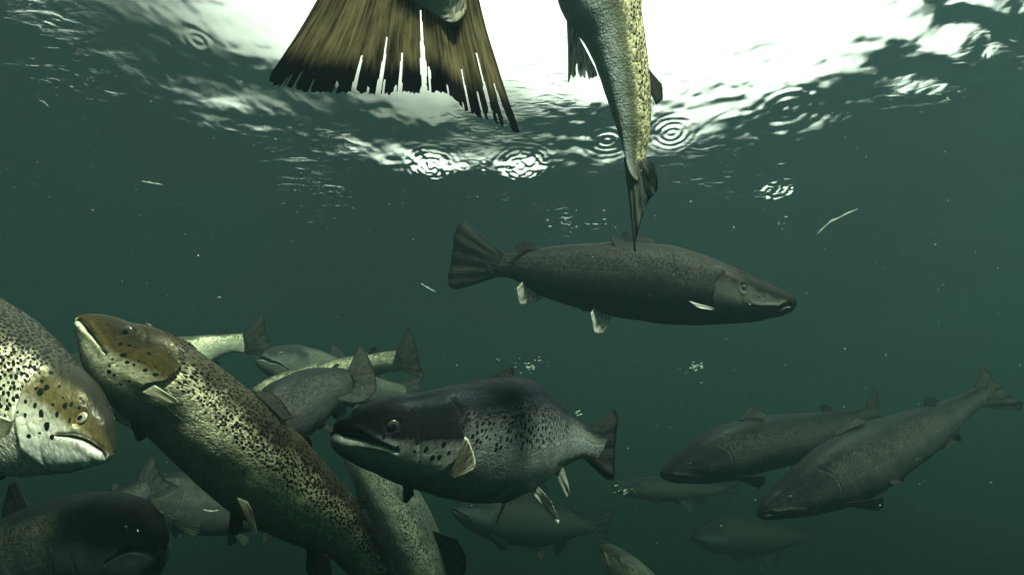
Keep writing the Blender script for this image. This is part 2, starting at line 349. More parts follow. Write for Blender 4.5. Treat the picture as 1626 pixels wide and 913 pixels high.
# ------------------------------------------------------------------ salmon
class Salmon:
    def __init__(s, label, st, mat, roll=0, wr=0.56, hi=True, spot=None, gill=None, mouth=None, eye=None, eye_r=0.0075,
                 mouth_w=0.0022, iris=IRIS, headlen=0.22, seed=1, ds=1.0, group='salmon swimming under the surface', headspots=True, fin=None, pecul=0.0):
        s.seed = seed; s.mat = mat
        st = np.array(st, float)
        st[:, 4] *= ds
        T3 = unproj(st[:, 0], st[:, 1], st[:, 4]); B3 = unproj(st[:, 2], st[:, 3], st[:, 4])
        C = (T3 + B3) / 2; H = np.linalg.norm(T3 - B3, axis=1); U = nrm(T3 - B3)
        ch = np.concatenate([[0], np.cumsum(np.linalg.norm(np.diff(C, axis=0), axis=1))])
        xi = np.linspace(0, ch[-1], 500)
        Cd = catmull(ch, C, xi); Ud = nrm(catmull(ch, U, xi)); Hd = pchip(ch, H, xi)
        sm = np.concatenate([[0], np.cumsum(np.linalg.norm(np.diff(Cd, axis=0), axis=1))])
        s.L = sm[-1]; s.sd = sm / s.L
        Td = nrm(np.gradient(Cd, axis=0))
        Ud = nrm(Ud - (Ud * Td).sum(1, keepdims=True) * Td)
        Sd = np.cross(Td, Ud)
        s.side = 1.0 if np.dot(Sd[60], CAM - Cd[60]) > 0 else -1.0
        r = R(roll) * s.side           # a positive roll leans the back towards the camera
        Ur = Ud * math.cos(r) + Sd * math.sin(r); Sr = Sd * math.cos(r) - Ud * math.sin(r)
        # width over height along the body
        wrat = np.interp(s.sd, [0, .05, .15, .25, .5, .75, .92, 1.0], [wr * 1.1, wr * 1.08, wr * 1.08, wr * 1.0, wr * 0.98, wr * .85, wr * .62, .12])
        # a rolled ellipse looks thinner or thicker: undo that so the outline keeps the height given
        k = np.sqrt(math.cos(r)**2 + (wrat * math.sin(r))**2)
        s.Hh = Hd / k / 2; s.Wh = Hd / k * wrat / 2
        s.C, s.T, s.U, s.S = Cd, Td, Ur, Sr
        mid = Cd[250]
        s.org = mid
        o = bpy.data.objects.new('salmon', None); COL.objects.link(o)
        o.location = mid; o.empty_display_size = 0.05
        o['label'] = label; o['category'] = 'fish'; o['group'] = group
        s.root = o
        s.build(hi, spot, gill, mouth, eye, eye_r, mouth_w, iris, headlen, headspots)

    def at(s, q):
        q = np.asarray(q, float)
        f = lambda A: np.stack([np.interp(q, s.sd, A[:, i]) for i in range(3)], -1)
        C, T, U, S = f(s.C), f(s.T), f(s.U), f(s.S)
        e = np.maximum(q - 1, 0)[..., None] * s.L
        C = C + T * e
        return C, T, nrm(U), nrm(S), np.interp(q, s.sd, s.Hh), np.interp(q, s.sd, s.Wh)

    def surf(s, q, th):
        C, T, U, S, h, w = s.at(q)
        c, n = np.cos(th), np.sin(th)
        ww = w * (1 + 0.06 * c)
        return C + U * (h * c)[..., None] + S * (ww * np.sign(n) * np.abs(n) ** 0.9)[..., None]

    def local(s, q, up, side):
        """a point in the fish's own frame: q along, up and side in body lengths"""
        C, T, U, S, h, w = s.at(q)
        return C + U * (np.asarray(up) * s.L)[..., None] + S * (np.asarray(side) * s.L)[..., None]

    def pix2st(s, px, py):
        d = (s._px - px)**2 + (s._py - py)**2 + np.where(s._vis, 0, 1e6)
        k = int(np.argmin(d))
        return s._q[k], abs(s._th[k])

    def XY(s, q, tha):
        g = np.interp(q, s.sd, (s.Hh + s.Wh)) * math.pi / 2      # half girth
        return q * s.L, tha / math.pi * g

    def build(s, hi, spot, gill, mouth, eye, eye_r, mouth_w, iris, headlen, headspots):
        ns, nt = (520, 170) if hi else (130, 60)
        a = int(ns * 0.45)
        q = np.concatenate([np.linspace(0, 1, a + 1)[:-1] ** 1.25 * (headlen * 1.15), np.linspace(headlen * 1.15, 1, ns - a)])
        th = np.linspace(-math.pi, math.pi, nt + 1)[:-1]
        Q, TH = np.meshgrid(q, th, indexing='ij')
        Qe = Q + 0.022 * np.sin(TH)**2 * np.clip((Q - .93) / .07, 0, 1)**2       # the scaled tail root ends in a curve
        P = s.surf(Qe, TH)
        Qf, Tf, Pf = Q.ravel(), TH.ravel(), P.reshape(-1, 3)
        s._px, s._py, _ = project(Pf); s._q, s._th = Qf, Tf
        s._vis = (np.sign(Tf) == s.side)
        TA = np.abs(TH)
        X, Y = s.XY(Q, TA)
        hl = headlen * s.L
        disp = np.zeros_like(X)
        # soft hollows and swells so the flank is not a perfect ellipse
        disp += (fbm(X * 18, Y * 18 + 5 * np.sign(TH), s.seed) - .5) * 0.004
        # gill cover
        if gill: g = np.array([s.XY(*s.pix2st(*p)) for p in gill]); g = g[np.argsort(g[:, 1])]
        else:
            ta = np.array([0.22, 0.38, 0.55, 0.70, 0.84]) * math.pi; qq = headlen * np.array([0.86, 1.0, 1.04, 0.98, 0.74]); g = np.array([s.XY(a_, b_) for a_, b_ in zip(qq, ta)])
        xg = np.interp(Y, g[:, 1], g[:, 0], left=g[0, 0], right=g[-1, 0])
        vm = np.clip((Y - g[0, 1] + .012) / .012, 0, 1) * np.clip((g[-1, 1] + .012 - Y) / .012, 0, 1)
        t = X - xg
        disp += vm * np.where(t < 0, (0.0036 if gill else 0.0009) * np.exp(t / 0.03), (0.0036 if gill else 0.0009) * np.clip(1 - t / 0.0015, 0, 1)) * s.L / .75
        disp -= vm * (0.0026 if gill else 0.0010) * np.exp(-((t - 0.004) / 0.0028)**2)
        hw = 0.004 + 0.040 * np.clip(1.15 - (Y - g[0, 1]) / (0.55 * (g[-1, 1] - g[0, 1])), 0, 1)       # dark nape runs into the back, the lower gill edge stays crisp
        head = np.clip(0.5 - (X - np.interp(Y, g[:, 1], g[:, 0] , left=g[0, 0] * 0.95, right=g[-1, 0] * 0.95) + (fbm(X * 40, Y * 40, 5) - .5) * hw) / hw, 0, 1)
        # inner cheek crease
        tp = X - (0.70 * xg + 0.004 * np.sin(Y * 60))
        disp -= vm * (0.0009 if gill else 0.0004) * np.exp(-(tp / 0.0025)**2)
        # mouth
        if mouth: m = np.array([s.XY(*s.pix2st(*p)) for p in mouth])
        else: m = np.array([s.XY(a_ * headlen, b_ * math.pi) for a_, b_ in ((0, .55), (.2, .585), (.4, .60), (.58, .66))])
        dm = np.full(X.shape, 9.0)
        near = X < hl * 1.1
        for i in range(len(m) - 1):
            p, r_ = m[i], m[i + 1] - m[i]
            tt = np.clip(((X - p[0]) * r_[0] + (Y - p[1]) * r_[1]) / (r_ @ r_ + 1e-12), 0, 1)
            dm = np.minimum(dm, np.hypot(X - p[0] - tt * r_[0], Y - p[1] - tt * r_[1]))
        dm = np.where(near, dm, 9)
        taper = np.clip((m[-1, 0] - X) / (m[-1, 0] * .7 + 1e-6), 0.25, 1)
        mw = mouth_w * taper
        wloc = np.interp(Q, s.sd, s.Wh)
        disp -= np.minimum(0.010, wloc * 0.5) * np.exp(-(dm / mw)**2) * np.minimum(1, mouth_w / .002)
        # upper jaw bone: a raised strip just above the mouth
        ym = np.interp(X, m[:, 0], m[:, 1])
        disp += 0.0022 * np.exp(-((ym - mw * 2.2 - .003 - Y) / 0.004)**2) * np.clip((X - hl * .12) / .01, 0, 1) * np.clip((m[-1, 0] - X) / .008, 0, 1)
        disp += 0.0010 * np.exp(-((Y - ym - mw * 1.5 - .003) / 0.004)**2) * np.clip((m[-1, 0] - X) / .01, 0, 1)
        mouthm = np.clip(1.25 - dm / mw, 0, 1)
        # eye socket
        if eye: eq, et = s.pix2st(*eye)
        else: eq, et = headlen * .42, .36 * math.pi
        ex, ey = s.XY(eq, et)
        er = eye_r * (s.L / .75 if not hi else 1)
        de = np.hypot(X - ex, Y - ey)
        disp += 0.0009 * np.exp(-((de - er * 1.3) / (er * .3))**2) - 0.0012 * np.exp(-(de / er)**4)
        # nostril
        dn = np.hypot(X - ex * .58, Y - ey * .86)
        disp -= 0.0015 * np.exp(-(dn / .0022)**2)
        # lateral line
        yl = 0.47 * np.interp(Q, s.sd, (s.Hh + s.Wh)) * math.pi / 2
        disp -= 0.0004 * np.exp(-((Y - yl) / .0014)**2) * (X > xg)
        fade = np.clip(Q / 0.012, 0, 1)
        Cc = s.at(Q)[0]
        nvec = nrm(P - Cc)
        P = P + nvec * (disp * fade)[..., None]
        # where the dark spots may stand
        sp = np.zeros_like(X); sph = np.zeros_like(X)
        for (c, rmin, rmax, dens, blo, bhi, qlo, qhi, asp) in (spot or []):
            bb = np.cos(TH)
            w1 = np.clip((bb - blo) / .16, 0, 1) * np.clip((bhi - bb) / .16, 0, 1) * (np.clip((Q - qlo) / .02, 0, 1) if qhi < .32 else 1.0) * np.clip((qhi - Q) / .10, 0, 1)
            w1 = 1.4 * dens * w1 * np.clip(fbm(X * 14, Y * 14, s.seed + 9) * 1.6 + .3, 0.5, 1.0)
            if qhi < .32: sph = np.maximum(sph, w1 * head)
            else: sp = np.maximum(sp, w1 * (1 - head))
        V = P.reshape(-1, 3)
        F = grid_faces(ns, nt, True)
        n0 = len(V)
        V = np.vstack([V, V[:nt].mean(0), V[-nt:].mean(0)])
        j = np.arange(nt); j2 = (j + 1) % nt
        F = np.vstack([F, np.stack([j2, j, np.full(nt, n0), np.full(nt, n0)], -1),
                       np.stack([(ns - 1) * nt + j, (ns - 1) * nt + j2, np.full(nt, n0 + 1), np.full(nt, n0 + 1)], -1)])
        ap = lambda A: np.concatenate([A.ravel(), [A.ravel()[0], A.ravel()[-1]]])
        uv = np.stack([ap(X), ap(Y * np.sign(TH) + s.seed), np.zeros(n0 + 2)], -1)
        s.body = mesh_obj('body', V, F[:, ::-1] if False else F, s.mat, s.root, s.org,
                 dict(back=ap(np.cos(TH)), spot_body=ap(sp), spot_head=ap(sph), head=ap(head), mouth=ap(mouthm), skin_uv=uv))
        # eyes on both sides
        for sg in (1, -1):
            p = s.surf(np.array(eq), np.array(et * sg)); C = s.at(np.array(eq))[0]
            n = nrm(s.at(np.array(eq))[3] * sg + 0.25 * nrm(p - C))
            e = s.disc('eye', p - n * er * .16, n, er, er * .34, iris, s.root)
            s.disc('pupil', p - n * er * .16 + n * er * .12, n, er * .62, er * .26, PUPIL, e)

    def disc(s, name, c, n, r, depth, mat, parent):
        n = nrm(n); a = nrm(np.cross(n, [0.3, 0.2, 0.9])); b = np.cross(n, a)
        V = []; nu, nv = 9, 24
        for i in range(nu):
            ph = math.pi * (i + .5) / nu
            for k in range(nv):
                t = 2 * math.pi * k / nv
                V.append(c + n * depth * math.cos(ph) + (a * math.cos(t) + b * math.sin(t)) * r * math.sin(ph))
        V = np.array(V); F = grid_faces(nu, nv, True)
        V = np.vstack([V, c + n * depth, c - n * depth]); k = np.arange(nv); k2 = (k + 1) % nv; N = nu * nv
        F = np.vstack([F, np.stack([k2, k, np.full(nv, N), np.full(nv, N)], -1), np.stack([(nu - 1) * nv + k, (nu - 1) * nv + k2, np.full(nv, N + 1), np.full(nv, N + 1)], -1)])
        return mesh_obj(name, V, F, mat, parent, s.org)

    # ---- fins: base and tip polylines in world space
    def fin(s, name, base, tips, mat, nu=60, nv=24, thick=0.0016, ragged=0.04, splits=(), curl=0.0, bulge=0.0, seed=0, label=None):
        base = np.asarray(base, float); tips = np.asarray(tips, float)
        def rs(P, n):
            c = np.concatenate([[0], np.cumsum(np.linalg.norm(np.diff(P, axis=0), axis=1))]); c /= c[-1]
            x = np.linspace(0, 1, n)
            return np.stack([np.interp(x, c, P[:, i]) for i in range(3)], -1)
        Bp, Tp = rs(base, nu), rs(tips, nu)
        for _ in range(max(4, int((nu / 12) ** 2)) if nu < 200 else 12):     # round off the corners of the outline
            Tp[1:-1] = (Tp[:-2] + Tp[2:] + 2 * Tp[1:-1]) / 4
        nr = nrm(np.cross(Bp[-1] - Bp[0], (Tp.mean(0) - Bp.mean(0))))
        u = np.linspace(0, 1, nu); v = np.linspace(0, 1, nv) ** 0.9
        rag = 1 - ragged * .6 * hash2(np.floor(u * nu / 1.6), 0 * u + 4, seed) * (nu > 100) - ragged * (fbm(u * 22, u * 0 + 3.3, s.seed + seed, 3)) - ragged * .25 * (hash2(np.floor(u * nu / 3), 0 * u, seed) )
        cut = np.zeros((nu, nv))
        if nu > 200:
            rg = np.random.default_rng(seed)
            splits = list(splits) + [(rg.uniform(.03, .99), rg.uniform(.04, .17), rg.uniform(.0015, .0035)) for _ in range(12)]
        for (uc, depth, wd) in splits:
            open_ = np.clip((v - (1 - depth)) / depth, 0, 1)
            jit = .010 * (fbm(v * 5 + uc * 50, v * 0 + 1.5, seed) - .5); wj = .35 + 1.3 * fbm(v * 9 + uc * 90, v * 0 + 7.5, seed)
            cut = np.maximum(cut, (np.abs(u[:, None] - uc - (jit * open_)[None, :]) < (wd * wj * open_ ** .8)[None, :]) * (open_[None, :] > 0))
        U_, V_ = np.meshgrid(u, v, indexing='ij')
        vv = V_ * rag[:, None]
        P = Bp[:, None] * (1 - vv[..., None]) + Tp[:, None] * vv[..., None]
        ln = np.linalg.norm(Tp - Bp, axis=1)[:, None]
        edge = Bp[-1] - Bp[0]
        P = P + (nr * 1.0)[None, None] * ((curl * vv**2 + 0.020 * np.sin(U_ * 9 + s.seed) * vv**1.5 + 0.010 * np.sin(U_ * 31 + 2 * vv) * vv) * ln)[..., None]
        if bulge:
            mid = (Tp[nu // 2] - Bp[nu // 2]); sidev = nrm((Tp[-1] - Tp[0]))
            P = P + sidev[None, None] * (bulge * np.sin(vv * math.pi) * (U_ - .5) * 2 * ln)[..., None]
        sw = nrm(Tp[-1] - Tp[0]); P = P + sw * (ln * vv * (0.020 * (fbm(U_ * 14, vv * 2.5, seed + 3) - .5) + 0.012 * np.sin(vv * 4 + U_ * 7)))[..., None]
        th = thick * ((1 - V_) ** 1.5 + 0.18)
        th[0] *= 1.4
        A = P + nr * th[..., None]; Bk = P - nr * th[..., None]
        fa = grid_faces(nu, nv)
        keep = ~(cut.reshape(-1)[fa].max(1) > 0)
        fa = fa[keep]
        N = nu * nv
        # rim faces round the kept cells
        ed = np.vstack([fa[:, [0, 1]], fa[:, [1, 2]], fa[:, [2, 3]], fa[:, [3, 0]]])
        key = np.sort(ed, 1); kk = key[:, 0].astype(np.int64) * N + key[:, 1]
        uq, idx, cn = np.unique(kk, return_index=True, return_counts=True)
        be = ed[idx[cn == 1]]
        rim = np.stack([be[:, 1], be[:, 0], be[:, 0] + N, be[:, 1] + N], -1)
        F = np.vstack([fa, fa[:, ::-1] + N, rim])
        V = np.vstack([A.reshape(-1, 3), Bk.reshape(-1, 3)])
        used = np.unique(F); remap = np.full(len(V), -1); remap[used] = np.arange(len(used))
        o = mesh_obj(name, V[used], remap[F], mat, s.root, s.org,
                     dict(fin_u=np.tile(U_.ravel(), 2)[used], fin_v=np.tile(V_.ravel(), 2)[used]))
        if label: o['label'] = label
        return o

    def fpx(s, name, base, tips, d0, d1, mat, **kw):
        """fin whose base and edge are given as points seen from the camera, at distances d0 and d1 (numbers or lists)"""
        b = np.array(base, float); t = np.array(tips, float)
        B3 = unproj(b[:, 0], b[:, 1], np.broadcast_to(d0, len(b))); T3 = unproj(t[:, 0], t[:, 1], np.broadcast_to(d1, len(t)))
        return s.fin(name, B3, T3, mat, **kw)

    def autofins(s, skip=(), fm=None, pm=None, tail=1.0, tspread=.125):
        fm = fm or F_DARK; pm = pm or F_GREY
        hb = lambda q: np.interp(q, s.sd, s.Hh) / s.L
        L = lambda q, u, sd=None: s.local(np.array(q, float), np.array(u, float), np.zeros(len(q)) if sd is None else np.array(sd, float))
        if 'dorsal' not in skip:
            q = [.45, .50, .56]
            s.fin('dorsal_fin', L(q, [hb(x) - .006 for x in q]), L([.485, .53, .575, .60], [hb(.45) + .075, hb(.5) + .082, hb(.56) + .045, hb(.6) + .012]), fm, nu=34, nv=14, seed=2)
        if 'adipose' not in skip:
            q = [.835, .85, .86]
            s.fin('adipose_fin', L(q, [hb(x) - .004 for x in q]), L([.862, .885, .895], [hb(.85) + .028, hb(.86) + .030, hb(.87) + .012]), fm, nu=16, nv=9, ragged=0.01, thick=.003, seed=3)
        if 'anal' not in skip:
            q = [.71, .75, .79]
            s.fin('anal_fin', L(q, [-hb(x) + .006 for x in q]), L([.755, .80, .83], [-hb(.71) - .075, -hb(.78) - .06, -hb(.8) - .02]), pm, nu=30, nv=12, seed=4)
        for sg in (1, -1):
            if 'pelvic' not in skip:
                s.fin('pelvic_fin', L([.54, .555, .57], [-hb(.55) * .93] * 3, [sg * .022] * 3), L([.60, .63, .635], [-hb(.55) - .055, -hb(.55) - .045, -hb(.55) - .01], [sg * .065, sg * .06, sg * .045]), pm, nu=20, nv=10, seed=5)
            if 'pectoral' not in skip:
                w = np.interp(.25, s.sd, s.Wh) / s.L
                s.fin('pectoral_fin', L([.235, .24, .25], [-hb(.24) * .62, -hb(.24) * .72, -hb(.24) * .8], [sg * w * .72, sg * w * .66, sg * w * .55]),
                      L([.34, .345, .33], [-hb(.24) * .75, -hb(.24) * 1.0, -hb(.24) * 1.25], [sg * w * 1.35, sg * w * 1.3, sg * w * 1.1]), pm, nu=24, nv=12, seed=6)
        if 'tail' not in skip:
            h = hb(.985)
            s.fin('tail_fin', L([.975] * 3, [h * .95, 0, -h * .95]),
                  L([1.185 * tail, 1.17 * tail, 1.145 * tail, 1.135 * tail, 1.145 * tail, 1.17 * tail, 1.185 * tail], [tspread, tspread * .75, tspread * .35, 0, -tspread * .35, -tspread * .75, -tspread]), fm, nu=70, nv=20, ragged=.05, seed=7, bulge=.05)

# ---------------- the fish, one after another.  Stations: (back x, back y, belly x, belly y, distance)
SP_SMALL = [(0.0075, .0013, .0026, .95, .10, 1.2, .20, .98, .8)]
SP_HEAD = (0.0150, .0016, .0036, .55, -.35, .75, .06, .24, 1.0)

# dark slate fish across the middle, snout to the right
c = Salmon('dark slate grey salmon with an open rounded tail, high in mid water facing right', [
    (1262, 483, 1261, 496, 1.16), (1257, 473, 1255, 500, 1.165), (1234, 457, 1231, 505, 1.18), (1198, 440, 1194, 512, 1.20), (1151, 421, 1147, 516, 1.22),
    (1110, 404, 1100, 517, 1.25), (1060, 389, 1040, 513, 1.28), (1000, 384, 980, 504, 1.31), (940, 387, 920, 490, 1.34), (880, 391, 866, 472, 1.37),
    (840, 397, 832, 452, 1.39), (805, 402, 803, 440, 1.41), (782, 402, 782, 440, 1.42)], M_GREY, roll=-6, wr=.55, seed=3,
    spot=[(0.013, .0014, .0028, .55, .15, .7, .22, .6, 1.0), (0.014, .0014, .003, .4, -.2, .8, .06, .22, 1.0)],
    gill=[(1150, 437), (1136, 455), (1131, 475), (1138, 492)], mouth=[(1260, 490), (1235, 491), (1210, 489), (1190, 484)], eye=(1180, 457), eye_r=.0080, iris=IRISD, mouth_w=.0022)
c.fpx('tail_fin', [(800, 404), (792, 420), (796, 438)], [(735, 348), (722, 362), (716, 395), (711, 430), (709, 455), (722, 462)], 1.41, 1.46, F_GREY, nu=70, ragged=.04, seed=1)
c.fpx('dorsal_fin', [(975, 390), (1005, 390), (1040, 388)], [(965, 371), (985, 378), (992, 357), (1002, 366), (1020, 372), (1038, 376)], 1.30, 1.31, F_DARK, nu=40, nv=12, ragged=.3, seed=2)
c.fpx('adipose_fin', [(822, 402), (840, 398), (856, 396)], [(818, 391), (828, 384), (842, 385), (855, 393)], 1.385, 1.385, F_DARK, nu=20, nv=8, thick=.003, ragged=.01)
c.fpx('anal_fin', [(832, 444), (846, 454), (860, 464)], [(820, 458), (822, 486), (838, 486), (862, 476)], 1.38, 1.37, F_PALE, nu=40, nv=14, ragged=.1)
c.fpx('pelvic_fin', [(946, 483), (958, 485), (972, 490)], [(938, 498), (942, 533), (955, 534), (972, 508)], 1.31, 1.28, F_PALE, nu=30, nv=14, ragged=.1)
c.fpx('pelvic_fin', [(962, 484), (955, 485), (945, 486)], [(930, 486), (918, 488), (917, 494), (930, 500)], 1.35, 1.37, F_PALE, nu=24, nv=12, ragged=.2)
c.fpx('pectoral_fin', [(1134, 489), (1132, 492)], [(1094, 478), (1100, 484), (1112, 490)], 1.17, 1.14, F_PALE, nu=14, nv=12)
c.autofins(skip=('tail', 'dorsal', 'adipose', 'anal', 'pelvic', 'pectoral'))

# big pale spotted fish cut by the left edge, head right and down
d = Salmon('pale gold spotted salmon at the left edge, head tipped down to the right', [
    (183, 716, 170, 733, .55), (183, 700, 152, 735, .552), (178, 676, 125, 738, .555), (166, 650, 95, 739, .56), (146, 618, 55, 739, .565), (112, 584, 5, 736, .575),
    (66, 541, -55, 728, .59), (8, 495, -115, 700, .61), (-70, 448, -180, 650, .63), (-150, 400, -238, 585, .66), (-240, 372, -300, 520, .70),
    (-330, 352, -360, 455, .74), (-400, 345, -412, 420, .78), (-440, 345, -447, 410, .80)], M_GOLD, roll=-11, wr=.52, seed=11, 
    spot=[(0.0062, .0011, .0022, .97, .08, 1.3, .22, .98, .75), (0.0095, .0012, .0024, .6, -.15, .4, .22, .9, .8), (0.0115, .0014, .0032, .7, -.25, .9, .04, .25, 1.0)],
    gill=[(62, 590), (40, 620), (28, 660), (40, 705)], mouth=[(168, 724), (150, 708), (128, 696), (88, 690)], eye=(128, 663), eye_r=.0068, headlen=.27)
d.autofins(fm=F_DARK, pm=F_WHITE, skip=('pectoral',))
d.fpx('pectoral_fin', [(20, 668), (12, 690)], [(-60, 640), (-50, 680), (-20, 706)], .50, .50, F_WHITE, nu=24, nv=12)
d.fpx('pectoral_fin', [(60, 738), (20, 740)], [(-10, 735), (-40, 790), (0, 742)], .60, .62, F_DARK, nu=24, nv=12)

# olive spotted fish, diagonal, snout up left
e = Salmon('olive and gold spotted salmon rising diagonally, snout up to the left', [
    (127, 499, 121, 511, .80), (145, 497, 124, 530, .80), (175, 499, 134, 562, .80), (205, 507, 155, 602, .80), (250, 522, 180, 640, .80), (305, 552, 215, 672, .81),
    (360, 592, 255, 708, .83), (420, 640, 300, 752, .85), (470, 688, 350, 797, .87), (520, 742, 410, 835, .89), (560, 790, 480, 868, .92),
    (590, 836, 535, 893, .95), (612, 880, 562, 922, .98), (622, 925, 580, 950, 1.02), (626, 960, 590, 975, 1.05)], M_OLIVE, roll=4, wr=.55, seed=21,
    spot=[(0.0068, .0012, .0025, .85, .36, 1.3, .20, .98, .85), (0.0120, .0012, .0024, .22, .12, .3, .22, .6, .8), (0.0125, .0016, .0034, .75, -.2, .75, .09, .235, 1.0), ],
    gill=[(262, 528), (284, 555), (286, 582), (262, 605), (232, 610)], mouth=[(123, 508), (138, 524), (152, 540), (168, 562)], eye=(200, 528), eye_r=.0098, iris=IRISD, headlen=.23)
e.autofins(skip=('pectoral', 'pelvic', 'dorsal', 'anal', 'adipose'), fm=F_DARK)
e.fpx('pectoral_fin', [(228, 622), (246, 612)], [(262, 640), (278, 640), (276, 632)], .73, .72, F_WHITE, nu=20, nv=12, curl=.15)
e.fpx('pectoral_fin', [(195, 640), (206, 645)], [(216, 700), (225, 702), (236, 690)], .80, .80, F_DARK, nu=20, nv=12)
e.fpx('pelvic_fin', [(378, 790), (392, 795)], [(402, 852), (408, 850), (400, 810)], .80, .79, F_WHITE, nu=20, nv=14, curl=.1)
e.fpx('pelvic_fin', [(368, 790), (380, 796)], [(362, 845), (375, 852), (388, 840)], .86, .88, F_DARK, nu=20, nv=14)
e.fpx('anal_fin', [(488, 866), (520, 880)], [(486, 905), (500, 925), (530, 915)], .90, .90, F_DARK, nu=24, nv=12)
e.fpx('dorsal_fin', [(400, 622), (420, 640), (450, 668)], [(430, 622), (448, 636), (466, 664)], .85, .87, F_DARK, nu=30, nv=10)
e.fpx('adipose_fin', [(560, 790), (572, 806)], [(580, 795), (588, 808)], .93, .93, F_DARK, nu=12, nv=8, thick=.003)

# heavy dark fish in the centre, snout left
f = Salmon('deep bodied blue grey salmon in the centre, hooked jaw open, facing left', [
    (528, 673, 525, 688, .74), (537, 662, 529, 703, .742), (552, 652, 544, 722, .747), (577, 641, 568, 738, .755), (623, 628, 606, 756, .765), (665, 620, 652, 773, .78),
    (715, 609, 706, 789, .80), (765, 600, 762, 797, .83), (806, 598, 810, 795, .87), (842, 620, 853, 776, .92), (872, 642, 887, 750, .98),
    (903, 663, 918, 731, 1.04), (932, 681, 936, 728, 1.09), (955, 684, 955, 732, 1.13)], M_BLUE, roll=8, wr=.56, seed=31,
    spot=[(0.0070, .0010, .0019, .80, -.02, .72, .30, .72, 1.05), (0.0110, .0013, .0030, .75, -.25, .45, .11, .30, 1.1)],
    gill=[(716, 640), (733, 668), (738, 695), (728, 725), (705, 745)], mouth=[(526, 690), (548, 693), (575, 697), (602, 706), (632, 716)], eye=(625, 676), eye_r=.0088, iris=IRISD, mouth_w=.0042, headlen=.30)
f.fpx('tail_fin', [(930, 686), (938, 708), (930, 730)], [(975, 648), (983, 655), (979, 690), (978, 730), (976, 766), (962, 762)], 1.10, 1.16, F_DARK, nu=60, seed=1)
f.fpx('dorsal_fin', [(775, 602), (795, 600), (822, 604)], [(812, 583), (815, 585), (818, 602)], .85, .88, F_DARK, nu=30, nv=12)
f.fpx('adipose_fin', [(876, 650), (890, 660)], [(902, 650), (908, 664)], 1.0, 1.0, F_DARK, nu=12, nv=8, thick=.003)
f.fpx('pectoral_fin', [(716, 752), (722, 757)], [(736, 698), (744, 700), (756, 740), (750, 748)], .70, .68, F_WHITE, nu=24, nv=14, curl=-.1)
f.fpx('pectoral_fin', [(640, 768), (656, 774)], [(640, 797), (646, 800), (658, 785)], .77, .76, F_DARK, nu=20, nv=10)
f.fpx('pelvic_fin', [(836, 770), (848, 765)], [(886, 832), (890, 828), (876, 796)], .89, .86, F_PALE, nu=26, nv=14)
f.fpx('pelvic_fin', [(800, 790), (806, 790)], [(786, 832), (790, 834)], .90, .92, F_PALE, nu=10, nv=10)
f.fpx('anal_fin', [(878, 744), (892, 736)], [(900, 790), (905, 786), (903, 768)], .97, .97, F_PALE, nu=24, nv=12)

# tail and back part of a fish right above the camera
a = Salmon('salmon overhead seen tail first, its wide brown split tail against the bright window', [
    (900, -640, 760, -640, .62), (915, -600, 720, -610, .60), (905, -520, 665, -530, .57), (885, -420, 620, -430, .54), (850, -300, 590, -300, .51), (815, -200, 582, -180, .49),
    (785, -120, 582, -90, .475), (768, -75, 606, -65, .452), (762, -25, 650, -25, .442), (744, 14, 696, 18, .438)], M_SILVER, roll=15, wr=.55, seed=41,
    spot=[(0.009, .0012, .0026, .8, .1, 1.2, .2, .98, 1.0)], iris=IRISD)
a.fpx('tail_fin', [(562, -130), (600, -90), (650, -70), (700, -40), (745, -70)],
      [(427, 122), (428, 138), (436, 149), (470, 152), (510, 157), (560, 153), (600, 152), (640, 152), (688, 150), (712, 158), (735, 178), (752, 190), (780, 203), (808, 214), (832, 220)], .455, [.43] * 9 + [.425] * 6,
      F_BROWN, nu=260, nv=80, ragged=.03, thick=.0008, bulge=-.03,
      splits=[(.345, .30, .006), (.43, .42, .0075), (.505, .30, .006), (.595, .62, .012), (.62, .3, .004), (.80, .30, .006), (.86, .22, .004), (.90, .42, .008), (.955, .28, .009), (.19, .08, .004), (.28, .10, .004), (.10, .06, .003)], seed=3)
a.autofins(skip=('tail',), fm=F_BROWN, pm=F_BROWN)

# fish hanging tail down, cut by the top edge
b = Salmon('slim silver salmon hanging head up beside the bright window, seen half edge on', [
    (1010, -640, 960, -640, .74), (1028, -590, 925, -590, .73), (1038, -520, 900, -520, .72), (1043, -420, 880, -420, .71), (1043, -300, 866, -300, .70), (1038, -180, 864, -180, .70),
    (1030, -80, 868, -80, .70), (1026, 0, 882, 0, .70), (1031, 60, 922, 60, .70), (1036, 120, 948, 120, .70), (1037, 175, 967, 175, .70), (1034, 215, 980, 215, .70), (1028, 245, 988, 245, .70), (1024, 268, 995, 268, .70)], M_LITH, roll=-28, wr=.60, seed=51,
    spot=[(0.008, .0010, .0020, .8, .1, 1.2, .2, .98, .9)], iris=IRISD)
b.fpx('tail_fin', [(991, 250), (1005, 262), (1026, 250)], [(1008, 400), (1013, 412), (1010, 392), (1014, 366), (1020, 350), (1026, 330), (1034, 312), (1046, 312), (1047, 290), (1040, 262)], .70, [.70] * 7 + [.69] * 3, F_SMOKE, nu=90, nv=30, ragged=.05, splits=[(.5, .4, .02), (.7, .3, .015)], seed=2)
b.fpx('anal_fin', [(900, 30), (920, 62), (945, 110)], [(903, 138), (918, 128), (935, 134), (950, 122)], .68, .68, F_PALE, nu=60, nv=20, ragged=.2, splits=[(.3, .3, .03), (.6, .25, .03)])
b.autofins(skip=('tail', 'anal'), fm=F_GREY, pm=F_GREY)

